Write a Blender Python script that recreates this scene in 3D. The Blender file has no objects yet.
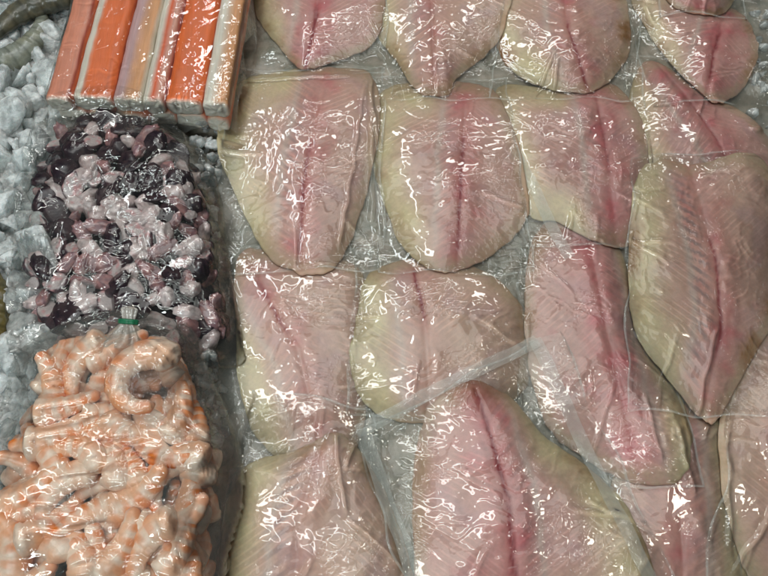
import bpy, bmesh, math, random
import numpy as np

random.seed(11)
rng = np.random.default_rng(11)
scene = bpy.context.scene
C = scene.collection
MM = 0.001            # everything below is worked out in millimetres

# ------------------------------------------------------------------ camera
TILT = math.radians(25)
FPX = 384 / math.tan(math.radians(25))          # focal length, in photo pixels
CAM = np.array([0, -math.sin(TILT) * FPX, math.cos(TILT) * FPX + 25.0])
FWD = np.array([0, math.sin(TILT), -math.cos(TILT)])
UP = np.array([0, math.cos(TILT), math.sin(TILT)])


def at(px, py, z):
    """where a line of sight through the photograph meets the level z (mm)"""
    px = np.asarray(px, float); py = np.asarray(py, float)
    u = (px - 384) / FPX; v = (288 - py) / FPX
    dx = u; dy = FWD[1] + UP[1] * v; dz = FWD[2] + UP[2] * v
    t = (z - CAM[2]) / dz
    return CAM[0] + dx * t, CAM[1] + dy * t


cd = bpy.data.cameras.new('camera')
cam = bpy.data.objects.new('camera', cd)
C.objects.link(cam)
cam.location = tuple(CAM * MM)
cam.rotation_euler = (TILT, 0, 0)
cd.sensor_fit = 'HORIZONTAL'
cd.angle = math.radians(50)
cd.clip_start = 0.02
cd.clip_end = 50
scene.camera = cam

# ------------------------------------------------------------------ noise, blur
_perm = rng.permutation(256); _perm = np.concatenate([_perm, _perm, _perm])
_ga = rng.uniform(0, 2 * np.pi, 256)


def pn(x, y, s=0):
    x = np.asarray(x, float) + s * 17.31; y = np.asarray(y, float) - s * 9.73
    xi = np.floor(x).astype(int); yi = np.floor(y).astype(int)
    xf = x - xi; yf = y - yi
    u = xf * xf * xf * (xf * (xf * 6 - 15) + 10); v = yf * yf * yf * (yf * (yf * 6 - 15) + 10)

    def g(ix, iy, fx, fy):
        a = _ga[_perm[_perm[ix & 255] + (iy & 255)]]
        return np.cos(a) * fx + np.sin(a) * fy
    n00 = g(xi, yi, xf, yf); n10 = g(xi + 1, yi, xf - 1, yf)
    n01 = g(xi, yi + 1, xf, yf - 1); n11 = g(xi + 1, yi + 1, xf - 1, yf - 1)
    return ((n00 * (1 - u) + n10 * u) * (1 - v) + (n01 * (1 - u) + n11 * u) * v) * 1.5


def fbm(x, y, s=0, o=3):
    t = 0; a = 1; f = 1
    for k in range(o):
        t = t + a * pn(x * f, y * f, s + k * 3); a *= .5; f *= 2.03
    return t / 1.6


def blur(A, sig):
    k = max(1, int(sig * 2.4)); w = np.exp(-.5 * (np.arange(-k, k + 1) / sig) ** 2); w /= w.sum()
    for ax in (0, 1):
        pad = [(k, k) if a == ax else (0, 0) for a in (0, 1)]
        P = np.pad(A, pad, mode='edge'); n = A.shape[ax]; R = 0
        for i in range(2 * k + 1):
            R = R + w[i] * (P[i:i + n] if ax == 0 else P[:, i:i + n])
        A = R
    return A


def membrane(O, sig, n):
    F = O
    for i in range(n):
        F = np.maximum(O, blur(F, sig))
    return F


def sstep(a, b, x):
    t = np.clip((x - a) / (b - a), 0, 1)
    return t * t * (3 - 2 * t)


# ------------------------------------------------------------------ the pile, as a height map that grows
RES = 1.5
X0, Y0, NX, NY = -640., -400., 860, 720
H = np.zeros((NY, NX))
GX, GY = np.meshgrid(X0 + np.arange(NX) * RES, Y0 + np.arange(NY) * RES)


def samp(A, x, y, ox=X0, oy=Y0):
    fx = np.clip((np.asarray(x) - ox) / RES, 0, A.shape[1] - 1.001); fy = np.clip((np.asarray(y) - oy) / RES, 0, A.shape[0] - 1.001)
    ix = fx.astype(int); iy = fy.astype(int); fx = fx - ix; fy = fy - iy
    return (A[iy, ix] * (1 - fx) + A[iy, ix + 1] * fx) * (1 - fy) + (A[iy + 1, ix] * (1 - fx) + A[iy + 1, ix + 1] * fx) * fy


def window(xs, ys, pad=25):
    i0 = max(0, int((min(xs) - pad - X0) / RES)); i1 = min(NX, int((max(xs) + pad - X0) / RES) + 2)
    j0 = max(0, int((min(ys) - pad - Y0) / RES)); j1 = min(NY, int((max(ys) + pad - Y0) / RES) + 2)
    return slice(j0, j1), slice(i0, i1)


def splat(V):
    """raise the height map to the vertices of a mesh"""
    ix = ((V[:, 0] - X0) / RES + .5).astype(int); iy = ((V[:, 1] - Y0) / RES + .5).astype(int)
    for a in (-1, 0, 1):
        for b in (-1, 0, 1):
            jx = np.clip(ix + a, 0, NX - 1); jy = np.clip(iy + b, 0, NY - 1)
            np.maximum.at(H, (jy, jx), V[:, 2])


def inpoly(x, y, P):
    r = np.zeros(x.shape, bool); n = len(P)
    for i in range(n):
        x0, y0 = P[i]; x1, y1 = P[(i + 1) % n]
        c = ((y0 > y) != (y1 > y)) & (x < (x1 - x0) * (y - y0) / (y1 - y0 + 1e-12) + x0)
        r ^= c
    return r


def spline(P, n):
    P = np.asarray(P, float); m = len(P); t = np.linspace(0, m, n, endpoint=False)
    i = t.astype(int); f = (t - i)[:, None]
    a, b, c, d = P[(i - 1) % m], P[i % m], P[(i + 1) % m], P[(i + 2) % m]
    return .5 * (2 * b + (c - a) * f + (2 * a - 5 * b + 4 * c - d) * f * f + (3 * b - a - 3 * c + d) * f ** 3)


def clockwise(P):
    a = np.sum(P[:, 0] * np.roll(P[:, 1], -1) - P[:, 1] * np.roll(P[:, 0], -1))
    return P[::-1] if a > 0 else P


# ------------------------------------------------------------------ objects
def make(name, V, F, mat, parent=None, base=(0, 0, 0), attrs=None, smooth=True, recalc=False):
    me = bpy.data.meshes.new(name)
    V = (np.asarray(V, float) - np.asarray(base, float)) * MM
    me.from_pydata(V.tolist(), [], np.asarray(F).tolist() if not isinstance(F, list) else F)
    if recalc:
        b = bmesh.new(); b.from_mesh(me); bmesh.ops.recalc_face_normals(b, faces=b.faces); b.to_mesh(me); b.free()
    me.polygons.foreach_set('use_smooth', [smooth] * len(me.polygons))
    for k, v in (attrs or {}).items():
        v = np.asarray(v, np.float32)
        if v.ndim == 2:
            a = me.attributes.new(k, 'FLOAT_COLOR', 'POINT')
            a.data.foreach_set('color', np.concatenate([v, np.ones((len(v), 1), np.float32)], 1).ravel())
        else:
            a = me.attributes.new(k, 'FLOAT', 'POINT'); a.data.foreach_set('value', v)
    me.materials.append(mat)
    o = bpy.data.objects.new(name, me); C.objects.link(o)
    if parent:
        o.parent = parent
    else:
        o.location = tuple(np.asarray(base, float) * MM)
    return o


def empty(name, base):
    o = bpy.data.objects.new(name, None); C.objects.link(o)
    o.empty_display_size = .01
    o.location = tuple(np.asarray(base, float) * MM)
    return o


def tag(o, label=None, cat=None, group=None, kind=None):
    if label: o['label'] = label
    if cat: o['category'] = cat
    if group: o['group'] = group
    if kind: o['kind'] = kind
    return o


def grid_faces(n, m, wrap=False):
    """n rows, m columns"""
    i, j = np.meshgrid(np.arange(n - 1), np.arange(m if wrap else m - 1), indexing='ij')
    a = i * m + j; b = i * m + (j + 1) % m
    return np.stack([a, b, b + m, a + m], -1).reshape(-1, 4).tolist()


# ------------------------------------------------------------------ materials
def nt(name):
    m = bpy.data.materials.new(name); m.use_nodes = True
    t = m.node_tree; t.nodes.clear()
    out = t.nodes.new('ShaderNodeOutputMaterial')

    def N(kind, ins=None, **kw):
        n = t.nodes.new('ShaderNode' + kind)
        for k, v in kw.items(): setattr(n, k, v)
        for k, v in (ins or {}).items():
            if isinstance(v, bpy.types.NodeSocket): t.links.new(v, n.inputs[k])
            else: n.inputs[k].default_value = v
        return n
    return m, N, out, t


def film_mat(name, haze=.05, fres=.95, rough=.04, b1=1.0, b2=1.0, sc=1.0, tint=(.985, .985, .975), stretch=(1, 1, 1), knurl=0, hazecol=(.78, .82, .76)):
    """thin clear plastic: see-through, mirror-like on its wrinkles, a breath of milky scatter, more where it hangs loose and on painted bright rims"""
    m, N, out, t = nt(name)
    tc = N('TexCoord'); mp = N('Mapping', {'Vector': tc.outputs['Object'], 'Scale': stretch})
    lo = N('Attribute', attribute_name='loose')
    big = N('TexNoise', {'Vector': mp.outputs[0], 'Scale': 42 * sc, 'Detail': 1.4, 'Roughness': .45, 'Distortion': 1.0})
    n1 = N('TexNoise', {'Vector': mp.outputs[0], 'Scale': 62 * sc, 'Detail': 1.0, 'Distortion': 1.5})
    a = N('Math', {0: n1.outputs[0], 1: .5}, operation='SUBTRACT')
    b = N('Math', {0: a.outputs[0], 1: 11.0}, operation='MULTIPLY')
    c = N('Math', {0: b.outputs[0], 1: b.outputs[0]}, operation='MULTIPLY')
    d = N('Math', {0: 1.0, 1: c.outputs[0]}, operation='SUBTRACT', use_clamp=True)
    e = N('Math', {0: d.outputs[0], 1: 2.0}, operation='POWER')          # a round-topped crease
    pa = N('TexNoise', {'Vector': tc.outputs['Object'], 'Scale': 24.0, 'Detail': 1.0})
    pr = N('MapRange', {0: pa.outputs[0], 1: .52, 2: .69, 3: 0.0, 4: 1.0})
    pl = N('Math', {0: lo.outputs['Fac'], 1: .8, 2: pr.outputs[0]}, operation='MULTIPLY_ADD')
    h = N('Math', {0: e.outputs[0], 1: pl.outputs[0]}, operation='MULTIPLY')
    bump0 = N('Bump', {'Height': big.outputs[0], 'Distance': .0030 * b2})
    bump = N('Bump', {'Height': h.outputs[0], 'Distance': .00042 * b1, 'Strength': 1.0, 'Normal': bump0.outputs[0]})
    st = N('MapRange', {0: pl.outputs[0], 1: 0.0, 2: 1.0, 3: .13, 4: 1.0}); t.links.new(st.outputs[0], bump0.inputs['Strength'])
    hz = N('Math', {0: lo.outputs['Fac'], 1: haze * 6.0, 2: haze}, operation='MULTIPLY_ADD')
    hzo = hz.outputs[0]
    if knurl:
        br = N('TexBrick', {'Vector': tc.outputs['UV'], 'Scale': knurl, 'Mortar Size': .12, 'Mortar Smooth': .6}, offset=.5)
        bump = N('Bump', {'Height': br.outputs['Fac'], 'Distance': .0007, 'Strength': 1.0, 'Normal': bump.outputs[0]})
        hzo = N('MapRange', {0: br.outputs['Fac'], 3: haze * .55, 4: haze * 1.35}).outputs[0]
    fr = N('Fresnel', {'IOR': 1.5})
    fm = N('Math', {0: fr.outputs[0], 1: fres}, operation='MULTIPLY', use_clamp=True)
    tr = N('BsdfTransparent', {'Color': (*tint, 1)})
    di = N('BsdfDiffuse', {'Color': (*hazecol, 1), 'Normal': bump0.outputs[0]})
    mx = N('MixShader', {0: hzo, 1: tr.outputs[0], 2: di.outputs[0]})
    gl = N('BsdfGlossy', {'Color': (.98, .98, .96, 1), 'Roughness': rough, 'Normal': bump.outputs[0]})
    fin = N('MixShader', {0: fm.outputs[0], 1: mx.outputs[0], 2: gl.outputs[0]})
    t.links.new(fin.outputs[0], out.inputs['Surface'])
    return m


def flesh_mat(name, sss=.3, rough=.38, stripes=0.0, fine=260, amp=.10, rad=(.005, .0026, .0018), stretch=(1, 1, 1), bump=.0002):
    """colour from the mesh's own tissue attribute, broken up by fine noise and muscle bands"""
    m, N, out, t = nt(name)
    tc = N('TexCoord')
    at_ = N('Attribute', attribute_name='tissue')
    mp = N('Mapping', {'Vector': tc.outputs['Object'], 'Scale': stretch, 'Rotation': (0, 0, math.radians(8) if stretch != (1, 1, 1) else 0)})
    n = N('TexNoise', {'Vector': mp.outputs[0], 'Scale': float(fine), 'Detail': 4.0, 'Roughness': .6})
    mr = N('MapRange', {0: n.outputs[0], 1: .25, 2: .75, 3: 1 - amp, 4: 1 + amp})
    hgt = n.outputs[0]
    f = mr.outputs[0]
    if stripes:
        ph = N('Attribute', attribute_name='band')
        n2 = N('TexNoise', {'Vector': tc.outputs['Object'], 'Scale': 60.0, 'Detail': 2.0})
        ad = N('Math', {0: n2.outputs[0], 1: 2.2, 2: ph.outputs['Fac']}, operation='MULTIPLY_ADD')
        sn = N('Math', {0: ad.outputs[0]}, operation='SINE')
        pw = N('MapRange', {0: sn.outputs[0], 1: .2, 2: 1.0, 3: 0.0, 4: 1.0})
        bm = N('Attribute', attribute_name='bandmask')
        pm = N('Math', {0: pw.outputs[0], 1: bm.outputs['Fac']}, operation='MULTIPLY')
        s2 = N('Math', {0: pm.outputs[0], 1: stripes, 2: f}, operation='MULTIPLY_ADD')
        f = s2.outputs[0]
        hh = N('Math', {0: pm.outputs[0], 1: .8, 2: hgt}, operation='MULTIPLY_ADD'); hgt = hh.outputs[0]
    mul = N('Mix', {0: 1.0, 6: at_.outputs['Color'], 7: (1, 1, 1, 1)}, data_type='RGBA', blend_type='MULTIPLY')
    cb = N('CombineColor', {0: f, 1: f, 2: f}); t.links.new(cb.outputs[0], mul.inputs[7])
    bp = N('Bump', {'Height': hgt, 'Distance': bump, 'Strength': 1.0})
    p = N('BsdfPrincipled', {'Base Color': mul.outputs[2], 'Roughness': rough, 'Normal': bp.outputs[0],
                             'Subsurface Weight': sss, 'Subsurface Radius': rad, 'Subsurface Scale': 1.0})
    if stripes:                                # the thin margin of a fillet is glassy
        th = N('Attribute', attribute_name='thin'); tp = N('BsdfTransparent', {'Color': (.97, .93, .88, 1)})
        p = N('MixShader', {0: th.outputs['Fac'], 1: p.outputs[0], 2: tp.outputs[0]})
    t.links.new(p.outputs[0], out.inputs['Surface'])
    return m


def plain_mat(name, col, rough=.4, metal=0, noise=.1, scale=80, trans=0, sss=0, ior=1.45, bump=.0004, col2=None):
    m, N, out, t = nt(name)
    tc = N('TexCoord')
    n = N('TexNoise', {'Vector': tc.outputs['Object'], 'Scale': float(scale), 'Detail': 5.0, 'Roughness': .6})
    c2 = col2 or tuple(c * (1 - noise * 3) for c in col)
    mx = N('Mix', {6: (*col, 1), 7: (*c2, 1)}, data_type='RGBA')
    mr = N('MapRange', {0: n.outputs[0], 1: .35, 2: .65}); t.links.new(mr.outputs[0], mx.inputs[0])
    bp = N('Bump', {'Height': n.outputs[0], 'Distance': bump, 'Strength': 1.0})
    p = N('BsdfPrincipled', {'Base Color': mx.outputs[2], 'Roughness': rough, 'Metallic': metal, 'Normal': bp.outputs[0],
                             'Transmission Weight': trans, 'IOR': ior, 'Subsurface Weight': sss, 'Subsurface Radius': (.008, .009, .010), 'Subsurface Scale': 1.0})
    t.links.new(p.outputs[0], out.inputs['Surface'])
    return m


M_FISH = flesh_mat('fish_flesh', sss=.35, rough=.36, stripes=.20)
M_STICK = flesh_mat('surimi', sss=.2, rough=.42, fine=420, amp=.07, stretch=(1, .1, 1), bump=.0003)
M_SHRIMP = flesh_mat('shrimp_flesh', sss=.18, rough=.3, fine=300, amp=.08)
M_OCTO = flesh_mat('octopus_flesh', sss=.12, rough=.25, fine=350, amp=.18)
M_PRAWN = flesh_mat('prawn_shell', sss=.1, rough=.25, fine=250, amp=.2)
M_FILM = film_mat('vacuum_film', haze=.014)
M_BAGFILM = film_mat('bag_film', haze=.008, sc=.8)
M_CRINKLE = film_mat('crinkled_film', haze=.003, fres=1.4, b1=1.0, b2=1.0, sc=.8, stretch=(.55, 1.5, 1))
M_SEAL = film_mat('heat_seal', haze=.14, b1=.3, b2=.35, rough=.16, knurl=1.0)
M_WELD = film_mat('weld_line', haze=.34, b1=.3, b2=.3, rough=.12, knurl=1.0)
M_NECK = film_mat('gathered_film', haze=.3, b1=1, b2=.6, rough=.18, hazecol=(.85, .78, .68))
M_TIE = plain_mat('green_band', (.01, .16, .07), rough=.35, scale=200)
def ice_mat():
    """wet melting ice: cloudy core in patches, clear between, hard sparkle on top"""
    m, N, out, t = nt('ice')
    tc = N('TexCoord')
    n = N('TexNoise', {'Vector': tc.outputs['Object'], 'Scale': 70.0, 'Detail': 4.0, 'Roughness': .6})
    n2 = N('TexNoise', {'Vector': tc.outputs['Object'], 'Scale': 260.0, 'Detail': 3.0, 'Distortion': .6})
    bp = N('Bump', {'Height': n2.outputs[0], 'Distance': .0022, 'Strength': 1.0})
    mr = N('MapRange', {0: n.outputs[0], 1: .38, 2: .62, 3: .12, 4: .62})
    p = N('BsdfPrincipled', {'Base Color': (.82, .86, .84, 1), 'Roughness': .09, 'Normal': bp.outputs[0], 'IOR': 1.38, 'Specular IOR Level': .8,
                             'Subsurface Weight': .6, 'Subsurface Radius': (.006, .008, .009), 'Subsurface Scale': 1.0})
    tr = N('BsdfTransparent', {'Color': (.90, .95, .94, 1)})
    gl = N('BsdfGlossy', {'Roughness': .06, 'Normal': bp.outputs[0]})
    fr = N('Fresnel', {'IOR': 1.4, 'Normal': bp.outputs[0]})
    m2 = N('MixShader', {0: fr.outputs[0], 1: tr.outputs[0], 2: gl.outputs[0]})
    mx = N('MixShader', {0: mr.outputs[0], 1: p.outputs[0], 2: m2.outputs[0]})
    t.links.new(mx.outputs[0], out.inputs['Surface'])
    return m


M_ICE = ice_mat()
M_SNOW = plain_mat('wet_ice_bed', (.42, .36, .29), rough=.25, col2=(.24, .235, .18), noise=.10, scale=45, sss=.2, bump=.003)

# ------------------------------------------------------------------ ice bed
bx, by = np.meshgrid(np.linspace(-1500, 1500, 220), np.linspace(-1100, 1700, 200))
bz = -6 + 5 * fbm(bx / 60, by / 60, 3)
V = np.stack([bx.ravel(), by.ravel(), bz.ravel()], 1)
tag(make('ice_bed', V, grid_faces(200, 220), M_SNOW), 'wet grey-blue bed of ice under all the packs', 'ice', kind='structure')
H[:] = np.maximum(-6 + 5 * fbm(GX / 60, GY / 60, 3), H - 50) + 1

# crushed ice lumps
bm = bmesh.new(); bmesh.ops.create_icosphere(bm, subdivisions=3, radius=1.0)
ICO_V = np.array([v.co[:] for v in bm.verts]); ICO_F = np.array([[v.index for v in f.verts] for f in bm.faces]); bm.free()


def lump(size, squash, cuts, seed, rough=.12, depth=(.45, .85), face=None):
    r = np.random.default_rng(seed)
    V = ICO_V.copy()
    V *= (1 + rough * fbm(V[:, 0] * 1.6 + seed * 3.1, V[:, 1] * 1.6 + V[:, 2] * 2.1, seed % 50))[:, None]
    cut = np.zeros(len(V))
    for k in range(cuts):
        n = r.normal(size=3); n /= np.linalg.norm(n); d = r.uniform(*depth)
        e = np.maximum(0, V @ n - d); V -= e[:, None] * n * .97; cut = np.maximum(cut, (e > .01) * 1.0)
    if face is not None:
        n = np.array([.15, .1, 1.]) / math.sqrt(1.0325); e = np.maximum(0, V @ n - face); V -= e[:, None] * n * .9; cut = np.where(e > .005, 1.0, 0)
    V = V * np.array(squash)
    return V * size, cut


def rot(V, ax, a):
    c, s = math.cos(a), math.sin(a); i, j = [(1, 2), (2, 0), (0, 1)][ax]
    W = V.copy(); W[:, i] = V[:, i] * c - V[:, j] * s; W[:, j] = V[:, i] * s + V[:, j] * c
    return W


IV, IF, cnt = [], [], 0
spots = []
for k in range(1000):
    spots.append((random.uniform(-45, 62), random.uniform(-60, 640), 0))
for k in range(90):
    spots.append((random.uniform(192, 219), random.uniform(355, 450), 1))
for k in range(110):
    spots.append((random.uniform(196, 216), random.uniform(105, 330), 1))
for k in range(60):
    spots.append((random.uniform(755, 810), random.uniform(-40, 130), 1))
for k, (px, py, w) in enumerate(spots):
    s = random.choice([4, 5, 6, 7, 9, 12, 16, 22, 25]) * (1.25 if w == 0 else .8)
    if w: s = min(s, 9)
    L, _ = lump(s, (random.uniform(.8, 1.3), random.uniform(.7, 1.1), random.uniform(.45, .8)), 11, k, .4, (.4, .85))
    L = L * (1 + .05 * pn(L[:, 0] / s * 5 + k, L[:, 1] / s * 5 + L[:, 2] / s * 4, 70))[:, None]
    L = rot(rot(rot(L, 0, random.uniform(0, 6)), 1, random.uniform(0, 6)), 2, random.uniform(0, 6))
    x, y = at(px, py, 10)
    z = float(samp(H, x, y)) + s * .35
    if z > 30: continue
    L = L + np.array([x, y, z])
    splat(L)
    IV.append(L); IF.append(ICO_F + cnt); cnt += len(L)
# slush between the lumps
sx_, sy_ = np.meshgrid(np.linspace(-560, -290, 190), np.linspace(-330, 520, 560))
sz_ = 14 + 7 * fbm(sx_ / 17, sy_ / 17, 61) + 3.5 * np.abs(pn(sx_ / 6, sy_ / 6, 62)) + 1.6 * np.abs(pn(sx_ / 2.6, sy_ / 2.6, 63)) - 14 * sstep(-320, -292, sx_)
V = np.stack([sx_.ravel(), sy_.ravel(), sz_.ravel()], 1); splat(V)
IV.append(V); slush = np.array(grid_faces(560, 190)) + cnt
tag(make('crushed_ice', np.concatenate(IV), np.concatenate(IF).tolist() + slush.tolist(), M_ICE), 'wet crushed ice lumps along the left side and between packs', 'ice', kind='stuff')


# ------------------------------------------------------------------ film sheets draped over the pile
def drape(win, inside, sig, n, wr, seed, lift=.7, fold=None):
    """stretch a film over everything in the window and return its heights"""
    Hw = H[win]
    O = Hw + .25
    F = membrane(O, sig / RES, n)
    gx, gy = GX[win], GY[win]
    a = seed * 1.7; ca, sa = math.cos(a), math.sin(a)
    u = (gx * ca + gy * sa); v = (-gx * sa + gy * ca) * .6
    n1 = pn(u / 17 + 1.2 * pn(u / 31, v / 31, seed + 2), v / 17, seed)
    n2 = pn(u / 8 + .8 * pn(u / 19, v / 19, seed + 5), v / 8, seed + 7)
    rd = np.clip(1 - np.abs(n1) * 4.5, 0, 1) ** 2 * 1.3 + np.clip(1 - np.abs(n2) * 4, 0, 1) ** 2 * .5 + .35 * (n2 + .8)
    patch = sstep(-.35, .45, pn(gx / 45, gy / 45, seed + 11))
    loose = sstep(.5, 4, F - O)
    wr = wr * .45
    F = F + lift + wr * rd * (.25 + .75 * patch) * (1 + 1.3 * loose)
    if fold:
        for (x0, y0, x1, y1, hgt, wid) in fold:
            d = np.hypot(x1 - x0, y1 - y0); tx, ty = (x1 - x0) / d, (y1 - y0) / d
            s = (gx - x0) * tx + (gy - y0) * ty; q = -(gx - x0) * ty + (gy - y0) * tx + 2.5 * pn(s / 25, s * 0, seed + 3)
            F = F + hgt * np.exp(-(q / wid) ** 2) * sstep(-4, 10, s) * sstep(-4, 10, d - s)
    drape.loose = blur(sstep(1.0, 7, F - O - lift), 2.0)
    return np.where(inside, F, Hw)


def film_from_poly(name, poly_xy, F, win, mat, parent, base, n=200, rings=70, H0=None):
    P = clockwise(spline(poly_xy, n)); c = P.mean(0)
    r = np.linspace(0, 1, rings)[1:]
    XY = c + r[:, None, None] * (P - c)
    x = XY[..., 0].ravel(); y = XY[..., 1].ravel()
    x = np.append(x, c[0]); y = np.append(y, c[1])
    ox, oy = GX[win][0, 0], GY[win][0, 0]
    z = samp(F, x, y, ox, oy)
    V = np.stack([x, y, z], 1)
    Fc = grid_faces(rings - 1, n, wrap=True) + [[len(x) - 1, (j + 1) % n, j] for j in range(n)]
    return make(name, V, Fc, mat, parent, base, {'loose': samp(drape.loose, x, y, ox, oy)})


def film_from_quad(name, q, F, win, mat, parent, base, seed):
    q = np.asarray(q, float)
    lu = max(np.hypot(*(q[1] - q[0])), np.hypot(*(q[2] - q[3]))); lv = max(np.hypot(*(q[3] - q[0])), np.hypot(*(q[2] - q[1])))
    n, m = int(lv / 1.35), int(lu / 1.35)
    s, t = np.meshgrid(np.linspace(0, 1, m), np.linspace(0, 1, n))
    XY = ((1 - s) * (1 - t))[..., None] * q[0] + (s * (1 - t))[..., None] * q[1] + (s * t)[..., None] * q[2] + ((1 - s) * t)[..., None] * q[3]
    x = XY[..., 0] + 6.0 * pn(XY[..., 0] / 55, XY[..., 1] / 55, seed); y = XY[..., 1] + 6.0 * pn(XY[..., 0] / 55, XY[..., 1] / 55, seed + 4)
    ox, oy = GX[win][0, 0], GY[win][0, 0]
    z = samp(F, x, y, ox, oy)
    lo = samp(drape.loose, x, y, ox, oy)
    e = np.minimum(np.minimum(s, 1 - s) * lu, np.minimum(t, 1 - t) * lv)
    lo = np.maximum(lo, 2.4 * (e < 1.5) * sstep(-.55, .15, pn(x / 50, y / 50, seed + 9))); z = z + 1.2 * (e < 6) * np.clip(pn(x / 22, y / 22, seed + 6) + .3, 0, 1)  # extra haze paints the white line of light caught along bag edges
    return make(name, np.stack([x.ravel(), y.ravel(), z.ravel()], 1), grid_faces(n, m), mat, parent, base, {'loose': lo.ravel()})


def seal_strip(p0, p1, wid, F, win, parent, base, zg, mat=None):
    """a welded strip of the bag, from photo point p0 to p1"""
    a = np.array(at(*p0, zg)); b = np.array(at(*p1, zg)); L = np.hypot(*(b - a)); t = (b - a) / L; nrm = np.array([-t[1], t[0]])
    n, m = int(L / 2), 7
    s, q = np.meshgrid(np.linspace(0, L, n), np.linspace(-wid / 2, wid / 2, m), indexing='ij')
    bend = 1.5 * pn(s / 40, s * 0 + 3.3, int(L))
    x = a[0] + t[0] * s + nrm[0] * (q + bend); y = a[1] + t[1] * s + nrm[1] * (q + bend)
    z = samp(blur(F, 2.2), x, y, GX[win][0, 0], GY[win][0, 0]) + 1.6 + .6 * pn(s / 14, q / 14, 5)
    z = np.maximum(z, samp(F, x, y, GX[win][0, 0], GY[win][0, 0]) + .5)
    o = make('seal', np.stack([x.ravel(), y.ravel(), z.ravel()], 1), grid_faces(n, m), mat or (M_WELD if wid < 8 else M_SEAL), parent, base)
    uv = o.data.uv_layers.new(name='UVMap')
    S = (s.ravel() / 2.6); Q = (q.ravel() / 2.6)
    vi = np.empty(len(o.data.loops), int); o.data.loops.foreach_get('vertex_index', vi)
    uv.data.foreach_set('uv', np.stack([S[vi], Q[vi]], 1).ravel())
    splat(np.stack([x.ravel(), y.ravel(), z.ravel()], 1))
    return o


# ------------------------------------------------------------------ fish fillets in vacuum packs
CREAM = np.array([.66, .585, .34]); BASE = np.array([.62, .365, .31]); PINK = np.array([.60, .175, .18])
RED = np.array([.26, .012, .02]); BROWN = np.array([.36, .17, .055]); LAV = np.array([.50, .32, .35])
PACKS = []


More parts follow.
